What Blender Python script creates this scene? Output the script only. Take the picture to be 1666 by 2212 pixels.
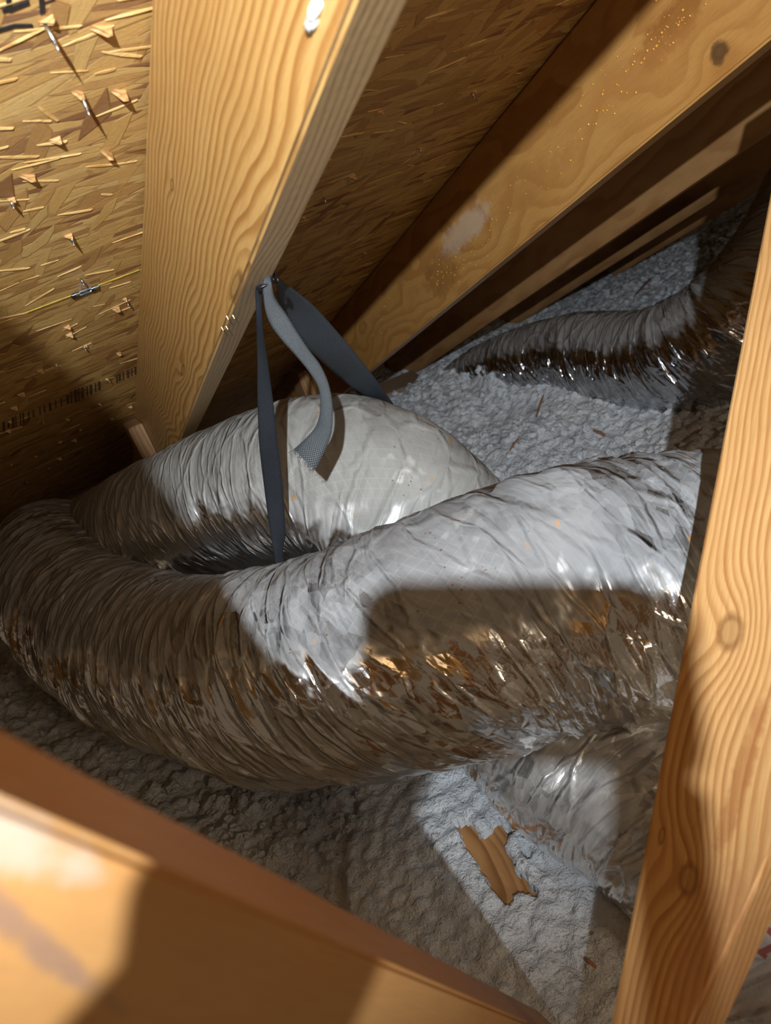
import bpy, bmesh, math, random
import numpy as np
from mathutils import Matrix, Vector
for o in list(bpy.data.objects): bpy.data.objects.remove(o)
S = bpy.context.scene
COL = S.collection
rng = random.Random(7)
V3 = lambda *a: np.array(a, float)
# ---------------------------------------------------------------- camera frame
# directions in camera space (x right, y down, z forward): d1 runs down the rafters, d3 across them, dn from the deck into the attic
F, CX, CY, HC = 1600.0, 833.0, 1106.0, 0.84
d1 = V3(-0.32770345, 0.07371054, 0.94190085); d3 = V3(0.82751452, -0.45866447, 0.32380029); dn = np.cross(d1, d3)
X0 = V3(-0.17544854, -0.38181417, 0.55235323)          # rafter 1 meets the deck here (pixel 325,0)
PHI = math.radians(22.6)                                # 5-in-12 roof
UP = -dn*math.cos(PHI) - d1*math.sin(PHI); d2 = d1*math.cos(PHI) - dn*math.sin(PHI)
M = np.array([d3, d2, UP])                              # camera space -> world (X across rafters, Y to the eave, Z up)
def wd(P): return M @ np.asarray(P, float) + V3(0, 0, HC)
def wv(v): return M @ np.asarray(v, float)
def ray(q): return V3((q[0]-CX)/F, (q[1]-CY)/F, 1.0)
def at(q, z): return wd(ray(q)*z)                       # pixel at a known depth
def on_deck(q, off=0.0):
    v = ray(q); return v*((X0@dn+off)/(v@dn))
def on_side(k, q, sp=0.61):
    v = ray(q); return v*((X0@d3+k*sp)/(v@d3))
def on_floor(q, h=0.0):
    v = ray(q); return wd(v*((h-HC)/(v@UP)))
def sn(P): P = P-X0; return P@d1, -(P@dn)               # rafter-local (along, up)
cam = bpy.data.cameras.new('camera'); co = bpy.data.objects.new('camera', cam); COL.objects.link(co)
R = np.array([wv((1, 0, 0)), wv((0, -1, 0)), wv((0, 0, -1))]).T
mw = Matrix.Identity(4)
for i in range(3):
    for j in range(3): mw[i][j] = R[i, j]
    mw[i][3] = wd((0, 0, 0))[i]
co.matrix_world = mw
cam.sensor_fit = 'VERTICAL'; cam.sensor_height = 36; cam.lens = 36*F/2212; cam.clip_start = 0.01
cam.dof.use_dof = True; cam.dof.focus_distance = 1.0; cam.dof.aperture_fstop = 7.5
S.camera = co
# ---------------------------------------------------------------- light: the rest of the attic as a dim warm surround, and the photographer's headlamp
w = bpy.data.worlds.new('attic_air'); S.world = w; w.use_nodes = True
bg = w.node_tree.nodes['Background']; bg.inputs[0].default_value = (1.0, 0.72, 0.47, 1); bg.inputs[1].default_value = 0.12
lamp = bpy.data.lights.new('headlamp', 'SPOT'); lo = bpy.data.objects.new('headlamp', lamp); COL.objects.link(lo)
LC = V3(-.043, -.056, -.404)
lo.location = wd(LC)
aim = Vector(wd(ray((880, 650))*1.2)) - lo.location
lo.rotation_euler = aim.to_track_quat('-Z', 'Y').to_euler()
lamp.energy = 118; lamp.color = (0.90, 0.96, 1.0); lamp.spot_size = math.radians(78); lamp.spot_blend = 1.0; lamp.shadow_soft_size = 0.006
fill_lamp = bpy.data.lights.new('added_fill', 'POINT'); bo = bpy.data.objects.new('added_fill', fill_lamp); COL.objects.link(bo)   # unseen warm fill light, added behind the photographer to lift the shadows
bo.location = (.55, -1.35, 1.15); fill_lamp.energy = 25; fill_lamp.color = (1.0, .80, .56); fill_lamp.shadow_soft_size = .14
S.view_settings.view_transform = 'Standard'; S.view_settings.look = 'None'; S.view_settings.gamma = 1; S.view_settings.exposure = 0.0
S.view_settings.use_curve_mapping = False

# ---------------------------------------------------------------- node helpers
class NT:
    def __init__(s, name, disp=False):
        s.m = bpy.data.materials.new(name); s.m.use_nodes = True; s.t = s.m.node_tree; s.n = s.t.nodes; s.l = s.t.links
        s.b = s.n['Principled BSDF']; s.out = s.n['Material Output']
    def put(s, sock, v):
        if v is None: return
        if isinstance(v, bpy.types.NodeSocket): s.l.new(v, sock)
        elif isinstance(v, (tuple, list)) and len(v) == 3 and sock.type == 'RGBA': sock.default_value = (*v, 1)
        else: sock.default_value = v
    def node(s, typ, ins=None, **kw):
        n = s.n.new(typ)
        for k, v in kw.items(): setattr(n, k, v)
        for k, v in (ins or {}).items(): s.put(n.inputs[k], v)
        return n
    def math(s, op, a, b=None, c=None):
        n = s.node('ShaderNodeMath', operation=op)
        for i, v in enumerate((a, b, c)): s.put(n.inputs[i], v)
        return n.outputs[0]
    def sstep(s, x, a, b):
        n = s.node('ShaderNodeMapRange', {0: x, 1: a, 2: b}, interpolation_type='SMOOTHSTEP'); return n.outputs[0]
    def mix(s, f, a, b, blend='MIX'):
        n = s.node('ShaderNodeMix', data_type='RGBA', blend_type=blend); n.clamp_factor = True
        s.put(n.inputs[0], f); s.put(n.inputs[6], a); s.put(n.inputs[7], b); return n.outputs[2]
    def coord(s, kind='Object'): return s.node('ShaderNodeTexCoord').outputs[kind]
    def mapv(s, v, loc=(0, 0, 0), rot=(0, 0, 0), sc=(1, 1, 1)):
        return s.node('ShaderNodeMapping', {0: v, 1: loc, 2: rot, 3: sc}).outputs[0]
    def noise(s, v, scale=5, detail=3, rough=.55, dist=0, out='Fac', dims='3D'):
        return s.node('ShaderNodeTexNoise', {'Vector': v, 'Scale': scale, 'Detail': detail, 'Roughness': rough, 'Distortion': dist}, noise_dimensions=dims).outputs[out]
    def voro(s, v, scale=5, feature='F1', out='Distance', rand=1):
        return s.node('ShaderNodeTexVoronoi', {'Vector': v, 'Scale': scale, 'Randomness': rand}, feature=feature).outputs[out]
    def ramp(s, f, stops, interp='LINEAR'):
        n = s.node('ShaderNodeValToRGB', {0: f}); r = n.color_ramp; r.interpolation = interp
        while len(r.elements) < len(stops): r.elements.new(.5)
        for e, (p, c) in zip(r.elements, stops): e.position = p; e.color = (*c, 1) if len(c) == 3 else c
        return n.outputs[0]
    def xyz(s, v): return s.node('ShaderNodeSeparateXYZ', {0: v}).outputs
    def bump(s, h, strength=.5, dist=.002, normal=None):
        return s.node('ShaderNodeBump', {'Strength': strength, 'Distance': dist, 'Height': h, 'Normal': normal}).outputs[0]
    def done(s, color=None, rough=None, metal=None, normal=None, spec=None):
        s.put(s.b.inputs['Base Color'], color); s.put(s.b.inputs['Roughness'], rough); s.put(s.b.inputs['Metallic'], metal)
        s.put(s.b.inputs['Normal'], normal); s.put(s.b.inputs['Specular IOR Level'], spec); return s.m

def ellipse(t, X, Y, x0, y0, rx, ry, ang=0.0, soft=.35, warp=None):
    """1 inside an ellipse of the board's own face, 0 outside"""
    dx = t.math('SUBTRACT', X, x0); dy = t.math('SUBTRACT', Y, y0)
    c, s_ = math.cos(ang), math.sin(ang)
    a = t.math('ADD', t.math('MULTIPLY', dx, c/rx), t.math('MULTIPLY', dy, s_/rx))
    b = t.math('ADD', t.math('MULTIPLY', dx, -s_/ry), t.math('MULTIPLY', dy, c/ry))
    r2 = t.math('ADD', t.math('MULTIPLY', a, a), t.math('MULTIPLY', b, b))
    if warp is not None: r2 = t.math('ADD', r2, warp)
    return t.sstep(r2, 1+soft, 1-soft), r2

def wood(name, light, dark, pith=(.02, -.2), freq=150, wob=.006, knots=(), stains=(), bumpk=.35, rough=.55, contrast=1.0, under=None, seed=0.0):
    """board along local Y; rings around an axis at local (x, z) = pith; knots bend the rings"""
    t = NT(name); oc = t.coord(); v = t.mapv(oc, loc=(seed, seed*1.7, seed*.6))
    x, y, z = t.xyz(oc)
    lo1 = t.noise(t.mapv(v, sc=(3, 1.6, 3)), 2.2, 2, .5)
    lo2 = t.noise(t.mapv(v, sc=(10, 2.2, 10)), 3.0, 2, .5)
    dx = t.math('SUBTRACT', x, pith[0]); dz = t.math('SUBTRACT', z, pith[1])
    r = t.math('SQRT', t.math('ADD', t.math('MULTIPLY', dx, dx), t.math('MULTIPLY', dz, dz)))
    r = t.math('MULTIPLY_ADD', t.math('SUBTRACT', lo1, .5), wob*6, r)
    r = t.math('MULTIPLY_ADD', t.math('SUBTRACT', lo2, .5), wob, r)
    for (ky, kz, amp, ry, rz) in knots:
        a = t.math('MULTIPLY', t.math('SUBTRACT', y, ky), 1/ry); b = t.math('MULTIPLY', t.math('SUBTRACT', z, kz), 1/rz)
        g = t.math('POWER', 2.718, t.math('MULTIPLY', t.math('ADD', t.math('MULTIPLY', a, a), t.math('MULTIPLY', b, b)), -1))
        r = t.math('MULTIPLY_ADD', g, amp, r)
    ph = t.math('MULTIPLY', r, freq)
    fr = t.math('FRACT', ph)
    late = t.math('MULTIPLY', t.sstep(fr, .25, .86), t.sstep(fr, 1.0, .9))       # sharp dark latewood
    vary = t.noise(t.node('ShaderNodeCombineXYZ', {0: t.math('FLOOR', ph)}).outputs[0], 3.1, 0)
    late = t.math('MULTIPLY', late, t.math('MULTIPLY_ADD', vary, 1.3*contrast, .15))
    fib = t.noise(t.mapv(v, sc=(260, 9, 260)), 3, 3, .7)
    big = t.noise(t.mapv(v, sc=(5, 1.2, 5)), 3, 3, .6)
    c = t.mix(late, light, dark)
    c = t.mix(t.sstep(big, .35, .75), c, tuple(min(1, q*f) for q, f in zip(light, (.86, .74, .6))), 'MIX') if False else t.mix(t.math('MULTIPLY', t.sstep(big, .4, .72), .45), c, tuple(q*f for q, f in zip(light, (.8, .66, .5))))
    c = t.mix(t.math('MULTIPLY', t.sstep(fib, .35, .75), .28), c, tuple(q*.55 for q in dark))
    for (ky, kz, amp, ry, rz) in knots:
        m, r2 = ellipse(t, y, z, ky, kz, ry*.33, rz*.33, soft=.5, warp=t.math('MULTIPLY_ADD', t.noise(v, 160, 2), .7, -.35))
        c = t.mix(t.math('MULTIPLY', m, .75), c, tuple(q*.55 for q in dark))
        core, _ = ellipse(t, y, z, ky, kz, ry*.2, rz*.2, soft=.4, warp=t.math('MULTIPLY_ADD', t.noise(v, 200, 2), .8, -.4))
        c = t.mix(t.math('MULTIPLY', core, .6), c, tuple(q*.8 for q in light))
    for (sy, sz, ry, rz, ang, col, k) in stains:
        m, _ = ellipse(t, y, z, sy, sz, ry, rz, ang, soft=.7, warp=t.math('MULTIPLY_ADD', t.noise(v, 48, 5, .7), 4.4, -2.2))
        c = t.mix(t.math('MULTIPLY', m, k), c, col)
    if under:                                            # the sawn lower edge is mixed towards a greyer tone
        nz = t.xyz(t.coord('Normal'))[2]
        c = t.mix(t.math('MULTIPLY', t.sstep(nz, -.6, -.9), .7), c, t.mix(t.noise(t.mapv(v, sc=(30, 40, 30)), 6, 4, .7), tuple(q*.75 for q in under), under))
    h = t.math('MULTIPLY_ADD', late, -.5, t.math('MULTIPLY', fib, .8))
    h = t.math('ADD', h, t.math('MULTIPLY', t.noise(v, 90, 4, .6), .5))
    ro = t.math('MULTIPLY_ADD', fib, .2, rough-.1)
    return t.done(c, ro, 0, t.bump(h, bumpk, .0012), .4)

def osb():
    t = NT('oriented_strand_board'); v = t.coord('Object')
    warp = t.noise(v, 3.5, 2, .5, out='Color')
    base = None; hs = None
    layers = ((8, 52, .10, 0, .0), (11, 75, -.25, 3.1, .42), (7, 40, .36, 7.7, .5), (15, 110, -.05, 11.3, .55), (20, 60, 1.15, 17.9, .80))
    pal = [(0, (.27, .10, .025)), (.14, (.50, .25, .065)), (.38, (.69, .39, .105)), (.6, (.78, .47, .135)), (.82, (.82, .53, .175)), (1, (.57, .28, .07))]
    for i, (sx, sy, rot, off, thr) in enumerate(layers):
        w_ = t.node('ShaderNodeVectorMath', {0: v, 1: t.node('ShaderNodeVectorMath', {0: warp, 1: (.05, .035, 0)}, operation='MULTIPLY').outputs[0]}, operation='ADD').outputs[0]
        q = t.mapv(t.mapv(w_, loc=(off, off*.7, 0), rot=(0, 0, rot)), sc=(sx, sy, 0))
        vn = t.node('ShaderNodeTexVoronoi', {'Vector': q, 'Scale': 1.0}, feature='F1', voronoi_dimensions='2D')
        ed = t.node('ShaderNodeTexVoronoi', {'Vector': q, 'Scale': 1.0}, feature='DISTANCE_TO_EDGE', voronoi_dimensions='2D').outputs['Distance']
        rc = t.xyz(vn.outputs['Color'])
        col = t.ramp(rc[0], pal)
        fibre = t.noise(t.mapv(q, sc=(.5, 6, 1)), 2.0, 5, .72)
        col = t.mix(t.math('MULTIPLY', t.sstep(fibre, .45, .75), .5), col, (.34, .15, .045))
        edge = t.sstep(ed, .0, .07)
        hh = t.math('ADD', t.math('MULTIPLY', rc[1], .7), t.math('MULTIPLY', fibre, .9))
        hh = t.math('MULTIPLY', hh, edge)
        col = t.mix(t.math('MULTIPLY', t.math('SUBTRACT', 1, edge), .35), col, (.20, .08, .024))
        if base is None: base, hs = col, hh
        else:
            k = t.sstep(rc[2], thr, thr+.01)
            base = t.mix(k, base, col); hs = t.math('ADD', t.math('MULTIPLY', hs, t.math('SUBTRACT', 1, k)), t.math('MULTIPLY', k, t.math('ADD', hh, .25)))
    glint = t.noise(t.mapv(v, rot=(0, 0, -.12), sc=(26, 210, 1)), 4, 5, .75, dist=.6)
    base = t.mix(t.math('MULTIPLY', t.sstep(glint, .58, .72), .7), base, (.84, .60, .28))
    hs = t.math('ADD', hs, t.math('MULTIPLY', t.sstep(glint, .5, .8), .6))
    fine = t.noise(t.mapv(v, rot=(0, 0, .08), sc=(40, 420, 1)), 3, 4, .75, dist=.4)
    base = t.mix(t.math('MULTIPLY', t.sstep(fine, .52, .70), .5), base, (.30, .13, .04))
    base = t.mix(t.math('MULTIPLY', t.sstep(fine, .44, .30), .4), base, (.86, .62, .30))
    hs = t.math('ADD', hs, t.math('MULTIPLY', fine, -.8))
    return t.done(base, t.math('MULTIPLY_ADD', glint, -.25, .62), 0, t.bump(hs, .75, .0026), .45)

def foil(name, dust_lo=.35, dust_hi=.72, dustcol=(.46, .455, .44), facet=.55, rough=.17, seed=0.0, stretch=1.0, dustk=1.0, print_mark=None, metal=(.86, .865, .87)):
    """crumpled silver jacket; UV = metres along and around the duct; dust lies on what faces up"""
    t = NT(name); uv = t.coord('UV'); v = t.mapv(uv, loc=(seed, seed*.3, 0))
    u_, v_, _ = t.xyz(uv)
    sk = t.node('ShaderNodeCombineXYZ', {0: t.math('MULTIPLY_ADD', v_, -.35*stretch, u_), 1: v_, 2: seed}).outputs[0]
    wp = t.noise(sk, 14, 3, .6, out='Color')
    wsub = t.node('ShaderNodeVectorMath', {0: wp, 1: (.5, .5, .5)}, operation='SUBTRACT').outputs[0]
    wsc = t.node('ShaderNodeVectorMath', {0: wsub, 1: (.014, .04, 0)}, operation='MULTIPLY').outputs[0]
    q = t.node('ShaderNodeVectorMath', {0: sk, 1: wsc}, operation='ADD').outputs[0]
    f1 = t.voro(t.mapv(q, sc=(27, 12, 1)), 1.0, out='Color')
    f2 = t.voro(t.mapv(q, sc=(62, 44, 1), rot=(0, 0, .35)), 1.0, out='Color')
    fold = t.noise(t.mapv(q, sc=(44, 3.6, 1)), 1.0, 2, .5)
    fold2 = t.noise(t.mapv(q, sc=(120, 14, 1)), 1.0, 2, .55)
    ridge = t.math('ABSOLUTE', t.math('SUBTRACT', fold, .5)); ridge2 = t.math('ABSOLUTE', t.math('SUBTRACT', fold2, .5))
    cr = t.voro(t.mapv(q, sc=(34, 11, 1)), 1.0, 'DISTANCE_TO_EDGE')
    h = t.math('ADD', t.math('ADD', t.math('MULTIPLY', ridge, 1.7), t.math('MULTIPLY', ridge2, .22)), t.math('MULTIPLY', t.sstep(cr, .12, .0), .35))
    n1 = t.bump(h, .9, .006)
    amp = t.math('MULTIPLY', t.sstep(t.noise(uv, 5, 2, .5), .3, .7), facet)
    fa = t.node('ShaderNodeVectorMath', {0: f1, 1: (.5, .5, .5)}, operation='SUBTRACT').outputs[0]
    fb = t.node('ShaderNodeVectorMath', {0: f2, 1: (.5, .5, .5)}, operation='SUBTRACT').outputs[0]
    fb = t.node('ShaderNodeVectorMath', {0: fb, 3: .7}, operation='SCALE').outputs[0]
    fs = t.node('ShaderNodeVectorMath', {0: fa, 1: fb}, operation='ADD').outputs[0]
    fc = t.node('ShaderNodeVectorMath', {0: t.voro(t.mapv(q, sc=(150, 105, 1), rot=(0, 0, -.4)), 1.0, out='Color'), 1: (.5, .5, .5)}, operation='SUBTRACT').outputs[0]
    fc = t.node('ShaderNodeVectorMath', {0: fc, 3: .42}, operation='SCALE').outputs[0]
    fs = t.node('ShaderNodeVectorMath', {0: fs, 1: fc}, operation='ADD').outputs[0]
    fs = t.node('ShaderNodeVectorMath', {0: fs, 3: amp}, operation='SCALE').outputs[0]
    nn = t.node('ShaderNodeVectorMath', {0: t.node('ShaderNodeVectorMath', {0: n1, 1: fs}, operation='ADD').outputs[0]}, operation='NORMALIZE').outputs[0]
    geo = t.node('ShaderNodeNewGeometry')
    up = t.xyz(geo.outputs['Normal'])[2]
    dn_ = t.noise(v, 9, 4, .65); dn2 = t.noise(t.mapv(q, sc=(30, 8, 1)), 1.0, 3, .6)
    mask = t.sstep(t.math('ADD', up, t.math('ADD', t.math('MULTIPLY_ADD', dn_, .7, -.35), t.math('MULTIPLY_ADD', dn2, .5, -.25))), dust_lo, dust_hi)
    mask = t.math('MULTIPLY', mask, dustk)
    rub = t.sstep(t.noise(t.mapv(v, sc=(1, .6, 1)), 21, 3, .7), .62, .74)
    mask = t.math('MULTIPLY', mask, t.math('MULTIPLY_ADD', rub, -.55, 1))
    # scrim yarns under the film
    gx = t.math('ABSOLUTE', t.math('SUBTRACT', t.math('FRACT', t.math('MULTIPLY', t.math('ADD', u_, v_), 62)), .5))
    gy = t.math('ABSOLUTE', t.math('SUBTRACT', t.math('FRACT', t.math('MULTIPLY', t.math('SUBTRACT', u_, v_), 62)), .5))
    grid = t.math('MAXIMUM', t.sstep(gx, .40, .49), t.sstep(gy, .40, .49))
    grid = t.math('MULTIPLY', grid, t.sstep(t.noise(uv, 6, 2), .35, .7))
    dc = t.mix(t.math('MULTIPLY', t.sstep(dn_, .35, .7), .5), dustcol, tuple(c*.72 for c in dustcol))
    dc = t.mix(t.math('MULTIPLY', grid, .35), dc, tuple(min(1, c*1.35) for c in dustcol))
    sp = t.voro(v, 120, out='Distance'); spn = t.noise(v, 12, 2)
    specks = t.math('MULTIPLY', t.sstep(sp, .16, .10), t.sstep(spn, .52, .6))
    dc = t.mix(specks, dc, (.16, .09, .045))
    chips = t.math('MULTIPLY', t.sstep(t.voro(t.mapv(v, sc=(1.3, .55, 1)), 38, out='Distance'), .12, .08), t.sstep(t.noise(v, 5, 2), .44, .54))
    dc = t.mix(chips, dc, (.45, .22, .06))
    col = t.mix(mask, metal, dc)
    if print_mark: col = print_mark(t, u_, v_, col)
    ro = t.math('ADD', t.math('MULTIPLY', mask, .45), t.math('MULTIPLY_ADD', t.noise(v, 30, 3), .16, rough-.06))
    nrm = t.bump(t.math('ADD', grid, t.math('MULTIPLY', specks, 2)), .12, .001, nn)
    return t.done(col, ro, t.math('SUBTRACT', 1, mask), nrm, .35)

def fluff():
    t = NT('loose_fill_insulation'); v = t.coord('Object')
    a = t.noise(v, 28, 5, .65); b = t.voro(v, 55, 'SMOOTH_F1'); c_ = t.noise(v, 140, 4, .7); d = t.noise(v, 4.5, 3, .6)
    col = t.ramp(a, [(.25, (.52, .55, .60)), (.5, (.76, .80, .85)), (.8, (.86, .90, .94))])
    col = t.mix(t.math('MULTIPLY', t.sstep(d, .52, .72), .3), col, (.60, .565, .52))
    deb = t.math('MULTIPLY', t.sstep(t.voro(v, 34), .13, .09), t.sstep(t.noise(v, 7, 2), .58, .66))
    col = t.mix(t.math('MULTIPLY', deb, .7), col, (.20, .13, .08))
    h = t.math('ADD', t.math('MULTIPLY', b, -1.2), t.math('ADD', t.math('MULTIPLY', a, .8), t.math('MULTIPLY', c_, .9)))
    return t.done(col, .95, 0, t.bump(h, 1.0, .014), .15)

def webbing(name, col, fx=620, bright=1.6):
    t = NT(name); uv = t.coord('UV'); u, v_, _ = t.xyz(uv)
    a = t.math('SINE', t.math('MULTIPLY', u, 2*math.pi*330)); b = t.math('SINE', t.math('MULTIPLY', v_, 2*math.pi*fx))
    h = t.math('MULTIPLY', a, b)
    n = t.noise(t.coord(), 900, 2); big = t.noise(t.coord(), 14, 3)
    c = t.mix(t.sstep(h, -.2, .9), col, tuple(min(1, q*bright) for q in col))
    c = t.mix(t.math('MULTIPLY', t.sstep(n, .6, .75), .5), c, tuple(min(1, q*2.6) for q in col))
    c = t.mix(t.math('MULTIPLY', t.sstep(big, .4, .7), .4), c, tuple(q*.7 for q in col))
    return t.done(c, .5, 0, t.bump(t.math('ADD', h, n), .5, .0006), .5)

def plain(name, col, rough=.5, metal=0.0, bs=0, bd=.001, vary=.0):
    t = NT(name); v = t.coord(); n = t.noise(v, bs or 60, 4, .6)
    c = t.mix(t.sstep(n, .35, .7), col, tuple(q*(1-vary) for q in col))
    return t.done(c, t.math('MULTIPLY_ADD', n, .2, rough-.1), metal, t.bump(n, .4, bd), .4)

# ---------------------------------------------------------------- object helpers
def put(name, mesh, mat=None, parent=None, mw=None, label=None, cat=None, group=None, kind=None):
    o = bpy.data.objects.new(name, mesh); COL.objects.link(o)
    if mat is not None and mesh is not None and len(mesh.materials) == 0: mesh.materials.append(mat)
    if parent is not None: o.parent = parent
    if mw is not None: o.matrix_world = mw if parent is None else o.matrix_world
    for k, v in (('label', label), ('category', cat), ('group', group), ('kind', kind)):
        if v: o[k] = v
    return o
def bm_mesh(bm, name, smooth=False):
    me = bpy.data.meshes.new(name); bm.normal_update(); bm.to_mesh(me); bm.free()
    if smooth:
        for p in me.polygons: p.use_smooth = True
    return me
def frame(o, x, y, z):
    m = Matrix.Identity(4)
    for j, v in enumerate((x, y, z)):
        for i in range(3): m[i][j] = float(v[i])
    for i in range(3): m[i][3] = float(o[i])
    return m
def box(bm, x0, x1, y0, y1, z0, z1):
    vs = [bm.verts.new((x, y, z)) for z in (z0, z1) for y in (y0, y1) for x in (x0, x1)]
    for f in ((0, 2, 3, 1), (4, 5, 7, 6), (0, 1, 5, 4), (2, 6, 7, 3), (0, 4, 6, 2), (1, 3, 7, 5)): bm.faces.new([vs[i] for i in f])
def board_mesh(name, x0, x1, y0, y1, z0, z1, bev=.0025, cuts=0):
    bm = bmesh.new(); box(bm, x0, x1, y0, y1, z0, z1)
    bmesh.ops.bevel(bm, geom=bm.edges[:], offset=bev, segments=2, affect='EDGES')
    return bm_mesh(bm, name)
def prism(name, pts, thick, axis):
    """solid from a loop of world points, extruded along axis by thick; origin at first point"""
    o = np.mean(pts, axis=0); a = np.asarray(axis, float)*thick
    n = len(pts); vs = [tuple(p-o) for p in pts]+[tuple(p-o+a) for p in pts]
    fs = [tuple(range(n))[::-1], tuple(range(n, 2*n))]+[(i, (i+1) % n, n+(i+1) % n, n+i) for i in range(n)]
    me = bpy.data.meshes.new(name); me.from_pydata(vs, [], fs)
    bm = bmesh.new(); bm.from_mesh(me); bmesh.ops.recalc_face_normals(bm, faces=bm.faces[:]); bm.to_mesh(me); bm.free()
    return me, o
def T(o): return Matrix.Translation(Vector(o))

# ---------------------------------------------------------------- noise on arrays
def hsh(i, j, s):
    n = (i.astype(np.int64)*374761393 + j.astype(np.int64)*668265263 + s*1442695041) & 0xffffffff
    n = ((n ^ (n >> 13))*1274126177) & 0xffffffff
    n = ((n ^ (n >> 16))*2246822519) & 0xffffffff
    return (n & 0xffff)/65535.0
def vn(x, y, s=0, py=None):
    i = np.floor(x); j = np.floor(y); fx = x-i; fy = y-j; fx = fx*fx*fx*(fx*(fx*6-15)+10); fy = fy*fy*fy*(fy*(fy*6-15)+10)
    i = i.astype(np.int64); j = j.astype(np.int64); j1 = j+1
    if py: j = j % py; j1 = j1 % py
    return (hsh(i, j, s)*(1-fx)+hsh(i+1, j, s)*fx)*(1-fy)+(hsh(i, j1, s)*(1-fx)+hsh(i+1, j1, s)*fx)*fy
def cell(x, y, s=0):
    """Worley F1 distance"""
    i = np.floor(x).astype(np.int64); j = np.floor(y).astype(np.int64); best = np.full(x.shape, 9.0)
    for a in (-1, 0, 1):
        for b in (-1, 0, 1):
            px = i+a+hsh(i+a, j+b, s); py = j+b+hsh(i+a, j+b, s+91)
            best = np.minimum(best, (x-px)**2+(y-py)**2)
    return np.sqrt(best)

RX, RY, RZ = wv(d3), wv(d1), wv(-dn)                    # rafter axes in the world
def rafter_frame(k): return frame(wd(X0+d3*(.61*k)), RX, RY, RZ)
DECK = rafter_frame(0)
def to_deck(q, off=0.0):                                # pixel -> deck-local x, y
    P = on_deck(q, off)-X0; return P@d3, P@d1
RH, RT = .182, .038
#STRUCTURE
# ---------------------------------------------------------------- roof deck, floor, eave
OSB = osb()
deck = put('ceiling', None, mw=DECK, kind='structure', label='strand board roof deck sloping down to the eave')
rows = ((-1.92, -.695), (-.692, .5265), (.5300, 1.7055), (1.7090, 2.95))
panels = {}
for i, (y0, y1) in enumerate(rows):
    xs = (-1.9, .629, 3.07, 6.6) if i % 2 else (-1.9, 1.239, 3.68, 6.6)
    for j in range(3):
        panels[i, j] = put('roof_panel', board_mesh('roof_panel', xs[j]+.0015, xs[j+1]-.0015, y0, y1, .0004, .0115, .0008), OSB, deck)
YE = float(wd(X0+d1*2.66)[1])
fl = bmesh.new(); box(fl, -2.2, 6.6, -1.6, YE+.3, -.24, -.2)
put('floor', bm_mesh(fl, 'floor'), plain('gypsum_board', (.55, .54, .52), .9), kind='structure', label='ceiling board under the insulation')
ew = bmesh.new(); box(ew, -2.2, 6.6, YE, YE+.04, -.2, .12)
put('wall_eave', bm_mesh(ew, 'wall_eave'), plain('eave_board', (.30, .19, .10), .8), kind='structure', label='dark blocking where the roof meets the eave')

# ---------------------------------------------------------------- rafters
PINE = (.60, .355, .135); PINED = (.36, .165, .045)
def raf_sn(k, *pts): return [sn(on_side(k, q)) for q in pts]
k1 = raf_sn(0, (372, 400), (405, 520), (395, 800), (375, 790), (515, 600), (480, 800))
mats = []
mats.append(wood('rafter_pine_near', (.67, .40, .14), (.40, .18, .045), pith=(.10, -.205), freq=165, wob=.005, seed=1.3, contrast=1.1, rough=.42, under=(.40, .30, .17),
    knots=[(k1[0][0], k1[0][1], .006, .035, .012), (k1[2][0], k1[2][1], .010, .10, .014), (k1[4][0]+.02, k1[4][1], -.010, .12, .018)]))
k2 = raf_sn(1, (1555, 112), (1440, 70), (1000, 500), (960, 575), (1150, 400), (1350, 180))
mats.append(wood('rafter_pine_resinous', (.53, .275, .08), (.36, .155, .04), pith=(.25, -.06), freq=95, wob=.012, seed=4.1, contrast=.7, rough=.4,
    knots=[(k2[0][0], k2[0][1], .014, .03, .022)],
    stains=[(k2[1][0], k2[1][1], .055, .020, -.1, (.27, .10, .022), .75), (k2[2][0], k2[2][1], .10, .022, .0, (.60, .53, .44), .42),
            (k2[3][0]+.03, k2[3][1]-.01, .075, .034, .0, (.25, .11, .03), .6), (k2[4][0], k2[4][1], .12, .02, .05, (.40, .18, .05), .5), (k2[5][0], k2[5][1], .10, .02, .05, (.46, .21, .06), .5),
            (k2[0][0], k2[0][1], .012, .010, .0, (.10, .05, .022), .85)]))
mats.append(wood('rafter_pine_brown', (.45, .25, .10), (.30, .14, .05), pith=(.2, -.12), freq=80, wob=.008, seed=8.8))
RL = ['broad pine rafter nearest the camera, with the black strap hanging beside it', 'amber pine rafter with shiny resin beads and a whitish stain',
      'brown rafter behind the resinous one, partly in its shadow', 'thin-looking brown rafter just above the white insulation', 'dark rafter farthest to the right, mostly hidden in shadow']
rafters = []
for k in range(5):
    me = board_mesh('rafter', 0, RT, -1.5, 2.62, -RH, -.0004, .003)
    rafters.append(put('rafter', me, mats[min(k, 2)], mw=rafter_frame(k), label=RL[k], cat='rafter', group='roof rafters'))
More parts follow.
